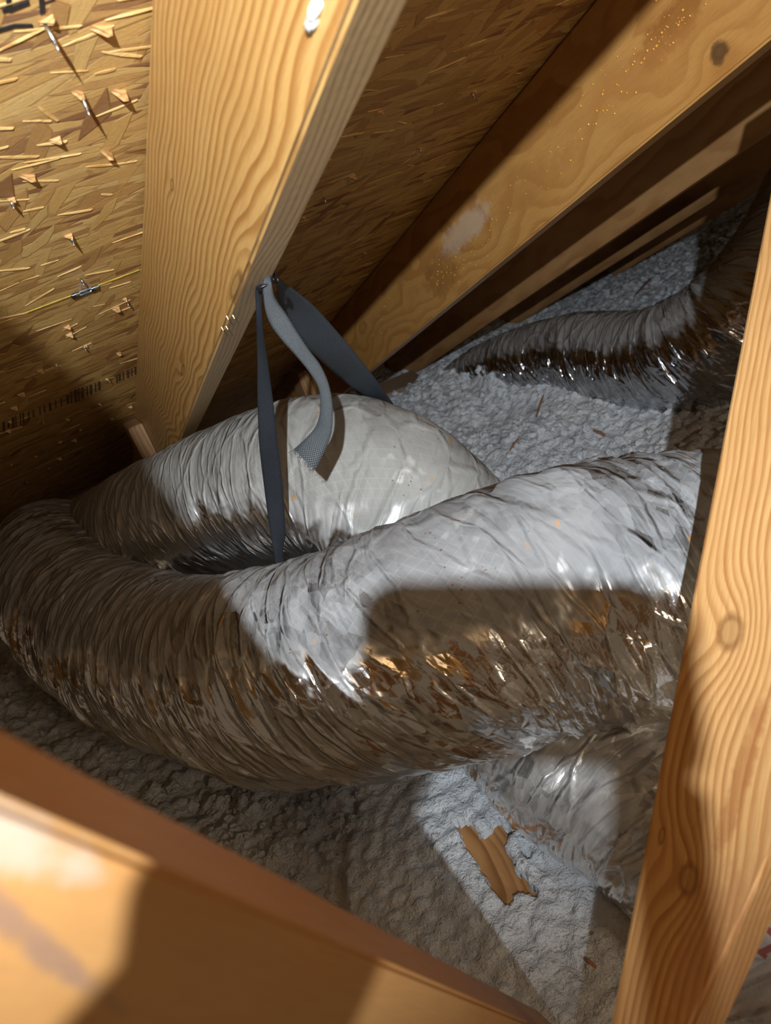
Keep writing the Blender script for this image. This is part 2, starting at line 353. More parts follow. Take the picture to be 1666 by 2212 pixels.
# resin beads on the second rafter
RES = NT('resin'); RES.done((.75, .36, .05), .08, 0, None, .8); RES = RES.m
bm = bmesh.new()
for i in range(170):
    cl = rng.choice([(1150, 400, 120, 60), (1290, 250, 110, 50), (1010, 560, 70, 40), (1440, 70, 50, 40), (1330, 150, 160, 60), (960, 590, 40, 30), (800, 700, 70, 50)])
    a = rng.gauss(0, .5)*cl[2]; q = (cl[0]+a, cl[1]-a*.78+rng.gauss(0, .5)*cl[3])
    s_, n_ = sn(on_side(1, q))
    if not -.175 < n_ < -.05: continue
    r = rng.uniform(.0006, .0017)
    bmesh.ops.create_icosphere(bm, subdivisions=1, radius=r, matrix=Matrix.Translation((-.0002, s_, n_)) @ Matrix.Diagonal((.6, rng.uniform(1, 1.6), 1, 1)))
put('resin_beads', bm_mesh(bm, 'resin_beads', True), RES, rafters[1], kind='stuff', label='amber beads of dried resin')
# white foam fleck and bright nail points on the nearest rafter
FOAM = plain('white_foam', (.8, .8, .78), .7, bs=300)
s_, n_ = sn(on_side(0, (681, 35)))
bm = bmesh.new(); bmesh.ops.create_icosphere(bm, subdivisions=3, radius=1)
for v in bm.verts: v.co *= 1+.25*math.sin(v.co.y*7+v.co.x*4)
bmesh.ops.transform(bm, verts=bm.verts[:], matrix=Matrix.Translation((-.001, s_, n_)) @ Matrix.Diagonal((.003, .012, .0035, 1)))
put('foam_fleck', bm_mesh(bm, 'foam_fleck', True), FOAM, rafters[0], label='white fleck of spray foam')
STEEL = plain('galvanised_steel', (.62, .66, .70), .32, 1.0, 200, .0004, .25)
def cone_mesh(name, r0, r1, L, seg=8):
    bm = bmesh.new(); bmesh.ops.create_cone(bm, cap_ends=True, segments=seg, radius1=r0, radius2=r1, depth=L, matrix=Matrix.Translation((0, 0, L/2)))
    return bm_mesh(bm, name)
for q in ((490, 683), (503, 681), (479, 707), (489, 705)):
    v = ray(q); P = v*((X0@dn+RH)/(v@dn))-X0
    me = cone_mesh('nail_point', .0011, .0003, .004); o = put('nail_point', me, plain('brass_nail', (.75, .55, .28), .3, 1.0) if q == (490, 683) else bpy.data.materials['brass_nail'], rafters[0])
    o.matrix_local = Matrix.Translation((P@d3, P@d1, -RH)) @ Matrix.Rotation(math.pi, 4, 'X')

# ---------------------------------------------------------------- nails, splinters, panel clip and print on the deck
SPL = wood('splinter_wood', (.66, .40, .17), (.45, .22, .07), freq=300, seed=2.2)
nail_me = []
for i in range(3):
    bm = bmesh.new()
    bmesh.ops.create_cone(bm, cap_ends=True, segments=8, radius1=.0016, radius2=.0015, depth=.012, matrix=Matrix.Translation((0, 0, -.006)))
    bmesh.ops.create_cone(bm, cap_ends=True, segments=8, radius1=.0002, radius2=.0015, depth=.005, matrix=Matrix.Translation((0, 0, -.0145)))
    me = bm_mesh(bm, 'nail', True); me.materials.append(STEEL); nail_me.append(me)
spl_me = []
for i in range(6):
    L = rng.uniform(.006, .012); wd_ = rng.uniform(.0025, .005); hgt = rng.uniform(.003, .007)
    vs = [(-L*.6, -wd_/2, .0003), (L*.5, -wd_/2, .0003), (L*.35, wd_/2, .0003), (-L*.7, wd_/3, .0003), (L*.3, -wd_*.4, -hgt), (L*.15, wd_*.5, -hgt*.8), (-.1*L, 0, -.0012), (L*.45, 0, -hgt*.55)]
    fs = [(0, 1, 2, 3), (1, 7, 4), (1, 2, 7), (2, 5, 7), (7, 5, 4), (4, 5, 6), (0, 6, 3), (0, 4, 6), (0, 1, 4), (3, 6, 5), (3, 5, 2)]
    me = bpy.data.meshes.new('splinter'); me.from_pydata(vs, [], fs); me.materials.append(SPL); spl_me.append(me)
def panel_at(x, y):
    for i, (y0, y1) in enumerate(rows):
        if y0-.002 <= y <= y1+.002:
            xs = (-1.9, .629, 3.07, 6.6) if i % 2 else (-1.9, 1.239, 3.68, 6.6)
            for j in range(3):
                if xs[j] <= x < xs[j+1]: return panels[i, j]
    return panels[1, 0]
nails = [(95, 48, 1.25), (174, 202, 1.2), (22, 432, .8), (152, 508, .8), (174, 602, .8), (271, 645, .8), (180, 748, .7), (120, 788, .6), (233, 818, .6), (48, 850, .6), (217, 872, .6), (92, 908, .6), (173, 928, .6),
         (128, 955, .5), (222, 940, .5), (18, 930, .5), (25, 1003, .5), (105, 1012, .5), (78, 985, .5), (150, 1030, .5), (283, 878, .5), (700, 428, .9), (790, 545, .8), (735, 250, .8), (1020, 200, .8), (905, 320, .8), (240, 905, .5), (60, 1040, .5)]
for x, y, sc in nails:
    lx, ly = to_deck((x, y)); p = panel_at(lx, ly)
    o = put('nail', rng.choice(nail_me), None, p); o.location = (lx, ly, .001); o.scale = (1, 1, sc*rng.uniform(.8, 1.05)); o.rotation_euler = (rng.uniform(-.12, .12), rng.uniform(-.12, .12), 0)
    if rng.random() < .8:
        o = put('splinter', rng.choice(spl_me), None, p); o.location = (lx+rng.uniform(-.004, .004), ly-.002, 0); o.rotation_euler = (0, 0, rng.uniform(-.6, .9)); s = rng.uniform(.7, 1.2); o.scale = (s, s, s)
for x, y in ((258, 198), (145, 705), (150, 722), (256, 762), (85, 800), (30, 880), (20, 910), (128, 990), (250, 665), (145, 905), (160, 950), (220, 60), (120, 300), (60, 380), (230, 330), (655, 470), (760, 380), (820, 240)):
    lx, ly = to_deck((x, y)); p = panel_at(lx, ly)
    o = put('splinter', rng.choice(spl_me), None, p); o.location = (lx, ly, 0); o.rotation_euler = (0, 0, rng.uniform(-.5, 1.0)); s = rng.uniform(.9, 1.6); o.scale = (s, s, s)
# loose surface strands, proud of the face
bm = bmesh.new()
for i in range(230):
    q = (rng.uniform(-40, 1280), rng.uniform(-60, 950)); lx, ly = to_deck(q)
    if not (-1.0 < lx < .6) or (-.004 < lx < .045): continue
    L = rng.uniform(.015, .055); wdt = rng.uniform(.0010, .0032); a = rng.gauss(.12, .30); lift = rng.uniform(.0002, .0012)
    ca, sa = math.cos(a), math.sin(a)
    pts = [(-L/2, -wdt*.2), (-L*.2, -wdt/2), (L/2, -wdt*.3), (L*.45, wdt*.3), (0, wdt/2), (-L*.45, wdt*.2)]
    top = [bm.verts.new((lx+ca*px-sa*py, ly+sa*px+ca*py, -.0001-lift*max(0, py/wdt+.5)*(.3+.7*(px/L+.5)))) for px, py in pts]
    bot = [bm.verts.new((v.co.x, v.co.y, .001)) for v in top]
    bm.faces.new(top[::-1])
    for j in range(6): bm.faces.new((top[j], top[(j+1) % 6], bot[(j+1) % 6], bot[j]))
def strand_mat():
    t = NT('loose_strand'); v = t.coord(); n = t.noise(t.mapv(v, sc=(20, 160, 1)), 3, 3, .6); b = t.noise(v, 22, 1)
    c = t.ramp(b, [(.3, (.50, .27, .085)), (.45, (.74, .47, .17)), (.6, (.84, .58, .25)), (.72, (.60, .34, .11))])
    return t.done(t.mix(t.math('MULTIPLY', t.sstep(n, .5, .7), .5), c, (.30, .14, .045)), .55, 0, t.bump(n, .5, .001), .4)
put('surface_strands', bm_mesh(bm, 'surface_strands'), strand_mat(), deck, kind='stuff')
# painted yellow panel edge in the joint, and the panel clip
xa, ya = to_deck((58, 682)); xb, yb = to_deck((301, 578))
bm = bmesh.new(); box(bm, xa, xb, .5262, .5302, -.0006, .008)
put('edge_paint', bm_mesh(bm, 'edge_paint'), plain('yellow_paint', (.62, .44, .06), .5, vary=.3), panels[1, 0], label='thin yellow painted edge along the panel joint')
cxl, cyl = to_deck((184, 634))
CLIP = plain('clip_zinc', (.42, .52, .62), .3, 1.0, 150, .0003, .15)
cl = put('panel_clip', None, mw=DECK @ Matrix.Translation((cxl, .5283, 0)), label='grey metal panel clip bridging the yellow joint in the roof deck', cat='clip')
for sx in (-1, 1):
    bm = bmesh.new(); box(bm, -.0065, .0065, -.0075, .0075, -.0032, -.0004); bmesh.ops.bevel(bm, geom=[e for e in bm.edges], offset=.0013, segments=3, affect='EDGES')
    o = put('tab', bm_mesh(bm, 'tab', True), CLIP, cl); o.location = (sx*.0135, sx*.0004, 0)
bm = bmesh.new(); box(bm, -.0085, .0085, -.0075, -.0045, -.0026, -.0008); box(bm, -.0085, .0085, .0045, .0075, -.0026, -.0008); box(bm, -.003, .003, -.001, .001, -.002, .009)
put('bridge', bm_mesh(bm, 'bridge'), CLIP, cl)
INK = plain('black_ink', (.035, .03, .03), .7, bs=500, vary=.4); INKB = plain('faded_ink', (.19, .105, .05), .8, bs=500, vary=.6)
def ink(pix, mat=INK, name='stencil_mark'):
    pts = [to_deck(q) for q in pix]; bm = bmesh.new(); n = len(pts)
    a = [bm.verts.new((x, y, -.0003)) for x, y in pts]; b = [bm.verts.new((x, y, .0006)) for x, y in pts]
    bm.faces.new(a); bm.faces.new(b[::-1])
    for i in range(n): bm.faces.new((a[i], b[i], b[(i+1) % n], a[(i+1) % n]))
    bmesh.ops.recalc_face_normals(bm, faces=bm.faces[:])
    x, y = pts[0]; put(name, bm_mesh(bm, name), mat, panel_at(x, y))
ink([(14, -6), (24, -8), (26, 14), (62, 0), (64, 10), (22, 27), (12, 24)]); ink([(4, 18), (14, 16), (16, 26), (6, 28)]); ink([(84, -4), (95, -6), (98, 28), (87, 32)])
ink([(-6, 62), (30, 52), (70, 52), (72, 59), (32, 60), (-6, 71)]); ink([(92, 6), (118, -3), (119, -1), (94, 9)])
for x, h in ((8, 20), (18, 16), (28, 24), (34, 24), (44, 26), (50, 25), (62, 18), (72, 16), (86, 18), (96, 15), (108, 18), (120, 16), (132, 17), (146, 20), (154, 26), (163, 27), (170, 28), (178, 25), (188, 22), (196, 21), (206, 20), (214, 20), (252, 18), (258, 17), (266, 20), (276, 18), (284, 17), (292, 18)):
    y = 925-.425*x; wdt = rng.choice((2.5, 3, 5)); ink([(x-wdt/2, y-h/2), (x+wdt/2, y-h/2-1), (x+wdt/2+1, y+h/2-1), (x-wdt/2+1, y+h/2)], INKB, 'printed_bar')

# ---------------------------------------------------------------- studs and blocking at the eave
STUD = wood('stud_wood', (.48, .28, .14), (.30, .15, .06), pith=(.1, .1), freq=110, seed=5.5)
GREYW = wood('block_wood', (.33, .235, .155), (.2, .13, .08), pith=(.1, .1), freq=110, seed=6.5, rough=.75)
def up_board(name, x, y, w, d, z0, z1, mat, **kw):
    me = board_mesh(name, -w/2, w/2, z0-(z0+z1)/2, z1-(z0+z1)/2, -d/2, d/2)
    m = frame((x, y, (z0+z1)/2), (1, 0, 0), (0, 0, 1), (0, -1, 0)); return put(name, me, mat, mw=m, **kw)
for k, lab in ((0, 'short upright stud fixed to the left of the broad near rafter'), (1, 'short upright stud behind the grey duct, under the resinous rafter')):
    b = wd(X0+d3*(.61*k-.021)+d1*(1.50 if k == 0 else 1.9)); up_board('stud', b[0], b[1], .038, .089, -.2, b[2]-.03, STUD, label=lab, cat='stud')
def flat_board(name, qa, qb, w, th, h, mat, **kw):
    a, b = on_floor(qa, h), on_floor(qb, h); y = b-a; L = np.linalg.norm(y); y = y/L; z = V3(0, 0, 1); x = np.cross(y, z)
    return put(name, board_mesh(name, -w/2, w/2, 0, L, -th, 0), mat, mw=frame(a, x, y, z), **kw)
flat_board('blocking', (800, 850), (905, 808), .17, .038, -.05, GREYW, label='weathered board lying at the eave beside the insulation edge', cat='board')
flat_board('blocking', (850, 880), (912, 848), .06, .038, -.01, STUD, label='narrow brown offcut in front of the weathered eave board', cat='board')
flat_board('joist', (985, 1742), (1195, 2085), .078, .038, -.004, wood('joist_wood', (.44, .225, .085), (.25, .11, .035), pith=(.03, .06), freq=120, wob=.008, seed=9.2), label='brown joist showing through a hole in the white insulation', cat='joist')

# ---------------------------------------------------------------- brace on the right and board across the lower left
def cam_frame(o, x, y): z = np.cross(x, y); return frame(wd(o), wv(x), wv(y), wv(z))
unit = lambda v: np.asarray(v, float)/np.linalg.norm(v)
E0 = ray((1344, 2067))*.50; E1 = ray((1712, 160))*.72
ye = unit(E1-E0); tw = unit(V3(.80, .20, .56)-ye*(V3(.80, .20, .56)@ye)); xw = np.cross(ye, tw)
if xw[0] < 0: xw = -xw
# local axes: x across the wide face, y along the brace, z = through the thickness towards the viewer
zz = np.cross(xw, ye); fr = cam_frame(E0, xw, ye)
sgn = 1 if zz[2] < 0 else -1
def face_hit(q):
    v = ray(q); P = v*((E0@zz)/(v@zz)); P = P-E0; return P@xw, P@ye
c0, c1 = face_hit((1646, 1890)), face_hit((1503, 2200))
slope = (c1[1]-c0[1])/(c1[0]-c0[0])
cut = lambda x: c0[1]+slope*(x-c0[0])
W_ = .14
yt = ((X0+dn*(RH+.006))@dn-E0@dn)/(ye@dn); yt2 = yt-W_*(xw@dn)/(ye@dn)
prof = [(0, cut(0)), (W_, cut(W_)), (W_, yt2), (0, yt)]
bm = bmesh.new()
fa = [bm.verts.new((x, y, 0)) for x, y in prof]; fb = [bm.verts.new((x, y, -sgn*.038)) for x, y in prof]
bm.faces.new(fa); bm.faces.new(fb[::-1])
for i in range(4): bm.faces.new((fa[i], fb[i], fb[(i+1) % 4], fa[(i+1) % 4]))
bmesh.ops.recalc_face_normals(bm, faces=bm.faces[:]); bmesh.ops.bevel(bm, geom=bm.edges[:], offset=.003, segments=3, affect='EDGES')
def braceuv(*qs): return [face_hit(q) for q in qs]
kb = braceuv((1578, 1365), (1488, 1900), (1430, 1805), (1560, 1560), (1600, 1450))
def brace_wood():
    # same wood, but rings laid out over the board's own x (across) and y (along)
    m = wood('brace_pine', (.63, .37, .15), (.40, .175, .055), pith=(-.10, .125), freq=230, wob=.005, seed=3.7, contrast=1.1, rough=.45,
             knots=[(kb[0][1], kb[0][0], .018, .045, .030), (kb[1][1], kb[1][0], .014, .035, .022), (kb[2][1], kb[2][0], .004, .02, .008)],
             stains=[(kb[3][1]-.03, kb[3][0]+.02, .05, .006, .15, (.33, .13, .04), .6), (kb[1][1]-.06, kb[1][0]+.025, .07, .025, .1, (.42, .20, .08), .5)])
    return m
mb = brace_wood()
# the wood() rings use local (x, z); this board's width is x, so swap x and z of the coordinates
nt = mb.node_tree
for n in [n for n in nt.nodes if n.type == 'TEX_COORD']:
    sw = nt.nodes.new('ShaderNodeSeparateXYZ'); cb = nt.nodes.new('ShaderNodeCombineXYZ')
    tos = [l.to_socket for l in n.outputs['Object'].links]
    nt.links.new(n.outputs['Object'], sw.inputs[0]); nt.links.new(sw.outputs[2], cb.inputs[0]); nt.links.new(sw.outputs[1], cb.inputs[1]); nt.links.new(sw.outputs[0], cb.inputs[2])
    for s_ in tos: nt.links.new(cb.outputs[0], s_)
put('diagonal_brace', bm_mesh(bm, 'diagonal_brace'), mb, mw=fr, label='tall pine brace with a round knot standing along the right side', cat='brace')
A1 = ray((0, 1730))*.132; A2 = ray((833, 2080))*.295; av = unit(A2-A1); g = V3(-.687, -.342, .641); g = unit(g-av*(g@av)); hv = -np.cross(av, g)
fr = frame(wd(A1), wv(g), wv(av), wv(-hv))
P45 = wood('web_pine', (.38, .20, .07), (.42, .19, .06), pith=(-.05, -.02), freq=70, wob=.008, seed=7.1, contrast=.6,
    stains=[(-.005, -.006, .035, .006, 0, (.40, .35, .31), .55), (.035, -.022, .04, .003, -.25, (.15, .10, .09), .6)])
put('web_board', board_mesh('web_board', 0, .038, -.50, .78, -.184, 0, .002), P45, mw=fr, label='blurred pine board crossing the lower left corner close to the camera', cat='board')
# ---------------------------------------------------------------- ducts
def spline(pts, n):
    P = np.array(pts, float); P = np.vstack([2*P[0]-P[1], P, 2*P[-1]-P[-2]]); out = []
    m = len(pts)-1
    for i in range(m):
        p0, p1, p2, p3 = P[i:i+4]
        for t in np.linspace(0, 1, n, endpoint=False):
            out.append(.5*((2*p1)+(-p0+p2)*t+(2*p0-5*p1+4*p2-p3)*t*t+(-p0+3*p1-3*p2+p3)*t**3))
    out.append(P[-2]); return np.array(out)
def resample(C, step):
    d = np.r_[0, np.cumsum(np.linalg.norm(np.diff(C[:, :3], axis=0), axis=1))]
    n = max(4, int(d[-1]/step)); u = np.linspace(0, d[-1], n)
    return u, np.stack([np.interp(u, d, C[:, i]) for i in range(C.shape[1])], 1)
def grid_mesh(name, P, uv=None, wrap=False):
    n, m = P.shape[:2]; me = bpy.data.meshes.new(name)
    mm = m if wrap else m-1
    i, j = np.meshgrid(np.arange(n-1), np.arange(mm), indexing='ij'); j1 = (j+1) % m
    q = np.stack([i*m+j, i*m+j1, (i+1)*m+j1, (i+1)*m+j], -1).reshape(-1, 4)
    me.vertices.add(n*m); me.vertices.foreach_set('co', P.reshape(-1)); me.loops.add(q.size); me.loops.foreach_set('vertex_index', q.reshape(-1).astype(np.int32))
    me.polygons.add(len(q)); me.polygons.foreach_set('loop_start', np.arange(0, q.size, 4, dtype=np.int32)); me.polygons.foreach_set('use_smooth', np.ones(len(q), bool))
    me.update(calc_edges=True)
    if uv is not None:
        ul = me.uv_layers.new(name='UVMap')
        c = np.stack([uv[i, j], uv[i, j+1], uv[i+1, j+1], uv[i+1, j]], -2).reshape(-1, 2)
        ul.data.foreach_set('uv', c.reshape(-1))
    me.validate(); return me
def tube(path, seg=220, step=.0042, seed=0, skew=.45, amp=1.0, coil=1.0, topamp=.5, sag=None):
    """path: rows of world x, y, z, radius -> crumpled flexible duct mesh with metre UVs (seam underneath)"""
    C = spline(path, 24); u, C = resample(C, step)
    k = 9; ker = np.hanning(2*k+3)[1:-1]; ker /= ker.sum()
    Cp = np.pad(C, ((k, k), (0, 0)), mode='edge')
    for c in range(4): C[2:-2, c] = np.convolve(Cp[:, c], ker, 'valid')[2:-2] if len(ker) == 2*k+1 else C[2:-2, c]
    Tn = np.gradient(C[:, :3], axis=0); Tn /= np.linalg.norm(Tn, axis=1)[:, None]
    up = V3(0, 0, 1); side = np.cross(Tn, up); side /= np.linalg.norm(side, axis=1)[:, None]; upv = np.cross(side, Tn)
    th = np.linspace(-math.pi, math.pi, seg+1); r = C[:, 3]; rm = r.mean()
    U, TH = np.meshgrid(u, th, indexing='ij'); vv = TH*rm
    a = U - skew*np.abs(vv)*np.sign(vv)*1.0
    wob = (vn(U*6+3, vv*3+9, seed)-.5)*.022
    f1 = 1-np.abs(2*vn((a+wob)/.044, vv/.42+20, seed+1)-1)          # folds running round the duct
    f2 = 1-np.abs(2*vn((a*1.0+vv*.22+wob)/.017, vv/.26+20, seed+2)-1)
    f3 = 1-np.abs(2*vn((a-vv*.75)/.021, (vv+a*.4)/.07+20, seed+3)-1)
    big = vn(U/.16, vv/.17+20, seed+4)-.5; mod = vn(U/.11, vv/.15+30, seed+5)
    low = np.clip((np.abs(TH)-.55)/.8, 0, 1); low = topamp+(1-topamp)*low*low*(3-2*low)
    D = amp*low*(.0075*(f1**3-.25)*(.35+1.2*mod) + .0022*(f2**2.5-.3)*(.3+1.4*mod) + .0030*(f3**4)*mod) + amp*.011*big
    D += coil*.0012*np.sin(2*math.pi*U/.038)
    Rr = r[:, None]+D
    P = C[:, None, :3]+Rr[..., None]*(np.cos(TH)[..., None]*upv[:, None]+np.sin(TH)[..., None]*side[:, None])
    if sag is not None: P = sag(P)
    uv = np.stack([U, vv], -1)
    return grid_mesh('duct_jacket', P, uv), (P, uv)
def core(name, C0, C1, r, parent, mat):
    pass
def px_path(rows): return [(*at((x, y), z), r) for x, y, z, r in rows]
F_MAIN = foil('foil_jacket_front', .50, .72, (.24, .244, .252), facet=.72, seed=1.0)
F_BACK = foil('foil_jacket_back', .12, .50, (.29, .288, .275), facet=.22, rough=.20, seed=5.0, stretch=.6)

F_FAR = foil('foil_jacket_far', .50, .95, (.20, .188, .175), facet=.42, rough=.15, seed=9.0, dustk=.85, metal=(.52, .525, .54))
def duct(path, mat, label, **kw):
    me, C = tube(path, **kw); b = path[0][:3]
    o = put('flexible_duct', me, mat, label=label, cat='duct', group='insulated flexible ducts'); return o
main = px_path([(1960, 1195, .80, .146), (1700, 1240, .815, .148), (1480, 1268, .83, .149), (1180, 1305, .845, .147), (900, 1395, .875, .146), (610, 1452, 1.0, .142), (385, 1432, 1.20, .140), (215, 1355, 1.42, .139), (120, 1255, 1.62, .137), (112, 1195, 1.78, .130), (150, 1190, 1.92, .120), (200, 1230, 2.0, .11)])
duct(main, F_MAIN, 'crumpled silver foil duct sweeping across the middle and bending at the left', seed=11, seg=260, amp=1.0)
back = px_path([(150, 1180, 1.98, .115), (235, 1165, 1.82, .128), (390, 1120, 1.52, .138), (560, 1065, 1.34, .14), (690, 1040, 1.22, .14), (790, 1055, 1.17, .14), (893, 1125, 1.155, .14), (1005, 1262, 1.16, .14), (1100, 1400, 1.16, .13), (1200, 1510, 1.16, .11)])
duct(back, F_BACK, 'dusty grey duct held up by the black strap behind the front duct', seed=23, amp=.5, coil=.5, seg=240, skew=-.3)
low = px_path([(1090, 1480, 1.10, .12), (1180, 1545, 1.03, .135), (1272, 1606, .965, .14), (1468, 1718, .865, .14), (1640, 1880, .79, .14), (1850, 2070, .71, .14), (2050, 2260, .65, .14)])
def pix_uv(path, q, **kw):                               # where on a duct's jacket the print seen at pixel q sits
    P, uv = tube(path, **kw)[1]; c = (P-V3(0, 0, HC)) @ M; px = c[..., 0]/c[..., 2]*F+CX; py = c[..., 1]/c[..., 2]*F+CY
    d = np.hypot(px-q[0], py-q[1])+c[..., 2]*60; i = np.unravel_index(np.argmin(d), d.shape); return uv[i]
kl = dict(seed=29, amp=.8, coil=.5, seg=220, skew=-.7, topamp=.9)
u0, v0 = pix_uv(low, (1645, 2030), **kl)
def red_print(t, u, v, col):
    du = t.math('SUBTRACT', u, float(u0)); dv = t.math('SUBTRACT', v, float(v0))
    st = t.math('ABSOLUTE', t.math('SUBTRACT', t.math('FRACT', t.math('MULTIPLY', t.math('MULTIPLY_ADD', dv, .35, du), 72)), .5))
    band = t.math('MULTIPLY', t.sstep(t.math('ABSOLUTE', dv), .0135, .0115), t.sstep(t.math('ABSOLUTE', du), .075, .07))
    bar = t.math('MAXIMUM', t.sstep(st, .20, .14), t.math('MULTIPLY', t.sstep(t.math('ABSOLUTE', t.math('SUBTRACT', t.math('ABSOLUTE', dv), .010)), .003, .002), t.sstep(t.noise(t.node('ShaderNodeCombineXYZ', {0: u}).outputs[0], 60, 0), .45, .5)))
    return t.mix(t.math('MULTIPLY', t.math('MULTIPLY', band, bar), .8), col, (.42, .03, .05))
F_LOW = foil('foil_jacket_low', -.1, .9, (.34, .34, .335), facet=.8, rough=.17, seed=15.0, stretch=-1.0, dustk=.6, print_mark=red_print)
duct(low, F_LOW, 'shiny crumpled foil duct running under the front duct to the lower right', **kl)
far = px_path([(940, 872, 2.7, .09), (1010, 832, 2.62, .10), (1090, 798, 2.46, .115), (1245, 772, 2.20, .130), (1400, 785, 1.99, .145), (1505, 764, 1.88, .163), (1610, 704, 1.80, .168), (1730, 570, 1.74, .168), (1830, 390, 1.74, .168)])
duct(far, F_FAR, 'dark shiny duct half buried in insulation at the far right', seed=37, amp=.8, coil=.7, seg=200, skew=.15, topamp=.6)

# ---------------------------------------------------------------- black webbing strap
STRAP = webbing('black_webbing', (.011, .0135, .018), bright=3.2); TAIL = webbing('lit_tail_webbing', (.034, .040, .045), bright=2.2)  # tail is a paler copy of the strap, its lit look put into the colour
def ribbon(name, L, Rr, zs, mat, parent, th=.0014, sub=10, org=(500, 550), k=.3165):
    """a strap strand from its two edges in the photograph and its depth along the run"""
    n = len(L); Lp = np.array([at((org[0]+k*x, org[1]+k*y), zs[i][0]) for i, (x, y) in enumerate(L)]); Rp = np.array([at((org[0]+k*x, org[1]+k*y), zs[i][1]) for i, (x, y) in enumerate(Rr)])
    A = spline(Lp, sub); B = spline(Rp, sub); w = np.linspace(0, 1, 7)
    G = A[:, None]*(1-w[None, :, None])+B[:, None]*w[None, :, None]
    nrm = np.cross(np.gradient(G, axis=0), (B-A)[:, None]); nrm /= np.linalg.norm(nrm, axis=2)[..., None]+1e-9
    cup = (np.sin(w*math.pi)*.0015)[None, :, None]
    top = G+nrm*(th/2+cup); bot = G-nrm*(th/2-cup)
    ring = np.concatenate([top, bot[:, ::-1]], 1)
    d = np.r_[0, np.cumsum(np.linalg.norm(np.diff(G[:, 3], axis=0), axis=1))]
    wm = np.linalg.norm(B-A, axis=1).mean(); vcol = np.concatenate([w*wm, w[::-1]*wm, [0]])
    uv = np.stack(np.broadcast_arrays(d[:, None], vcol[None]), -1)
    me = grid_mesh(name, ring, uv, wrap=True)
    o = put(name, me, mat); o.parent = parent; o.matrix_parent_inverse = parent.matrix_world.inverted(); return o
tn = at((594, 600), .715)
strap = put('strap', None, mw=T(tn), label='black webbing strap looped from the near rafter round the grey duct', cat='strap')
bpy.context.view_layer.update()
zz_ = lambda n, a, b, c=0: [(a+(b-a)*i/(n-1), a+(b-a)*i/(n-1)+c) for i in range(n)]
fl_, fr_ = [(205, 150), (170, 240), (168, 400), (177, 720), (178, 1000), (190, 1300), (225, 1600), (265, 1900), (290, 2040), (320, 2260)], [(240, 130), (210, 215), (212, 470), (245, 720), (285, 1000), (318, 1300), (352, 1600), (368, 1900), (352, 2020), (380, 2240)]
ribbon('front_strand', fl_, fr_, [(.712, .716), (.72, .73), (.745, .755), (.80, .81), (.85, .855), (.90, .905), (.955, .96), (1.005, 1.01), (1.025, 1.03), (1.06, 1.06)], STRAP, strap)
tl = [(235, 140), (215, 200), (230, 370), (270, 480), (350, 590), (440, 690), (530, 800), (590, 900), (607, 1000), (600, 1100), (570, 1180), (500, 1260), (430, 1325)]
tr = [(268, 130), (275, 200), (300, 300), (370, 400), (450, 530), (530, 650), (605, 750), (660, 870), (688, 1000), (692, 1120), (680, 1230), (640, 1335), (572, 1472)]
ribbon('loose_tail', tl, tr, [(.706, .708)]+zz_(12, .705, .80), TAIL, strap)
rl = [(262, 105), (310, 200), (330, 350), (480, 590), (620, 730), (800, 890), (960, 1010), (1090, 1130)]
rr = [(300, 100), (345, 175), (560, 350), (750, 560), (930, 780), (1040, 930), (1130, 1060), (1190, 1180)]
ribbon('rear_strand', rl, rr, zz_(8, .72, 1.30), webbing('dark_webbing', (.026, .032, .041)), strap)
# fold over the nail head
ribbon('top_loop', [(215, 200), (225, 130), (258, 75), (290, 95), (300, 160)], [(262, 195), (270, 140), (275, 110), (283, 130), (285, 190)], [(.703, .705), (.706, .708), (.712, .716), (.72, .722), (.724, .726)], STRAP, strap)
bm = bmesh.new(); bmesh.ops.create_cone(bm, cap_ends=True, segments=16, radius1=.0048, radius2=.0042, depth=.002); bmesh.ops.create_cone(bm, cap_ends=True, segments=10, radius1=.0016, radius2=.0016, depth=.022, matrix=Matrix.Translation((0, 0, -.011)))
o = put('nail', bm_mesh(bm, 'nail', True), plain('black_nail', (.03, .03, .032), .35, .8), strap)
q = np.array(at((599, 606), .708)); o.location = Vector(q-tn); o.rotation_euler = Vector(RX).to_track_quat('Z', 'Y').to_euler()
bm = bmesh.new()
e0, e1 = at((500+.3165*425, 550+.3165*1322), .80), at((500+.3165*570, 550+.3165*1470), .80)
for i in range(26):
    t_ = rng.random(); p = Vector(e0+(e1-e0)*t_); d = Vector(wv(unit((-.55+rng.gauss(0, .4), .8+rng.gauss(0, .35), rng.gauss(0, .4))))); L = rng.uniform(.003, .009)
    prev = p
    for s in range(3):
        nx = prev+d*(L/3); d = (d+Vector((rng.gauss(0, .5), rng.gauss(0, .5), rng.gauss(0, .5)))).normalized()
        m = Matrix.Translation((prev+nx)/2) @ (nx-prev).to_track_quat('Z', 'Y').to_matrix().to_4x4()
        bmesh.ops.create_cone(bm, cap_ends=False, segments=4, radius1=.00022, radius2=.0002, depth=(nx-prev).length*1.1, matrix=m); prev = nx
o = put('frayed_threads', bm_mesh(bm, 'frayed_threads'), TAIL, kind='stuff'); o.parent = strap; o.matrix_parent_inverse = strap.matrix_world.inverted()

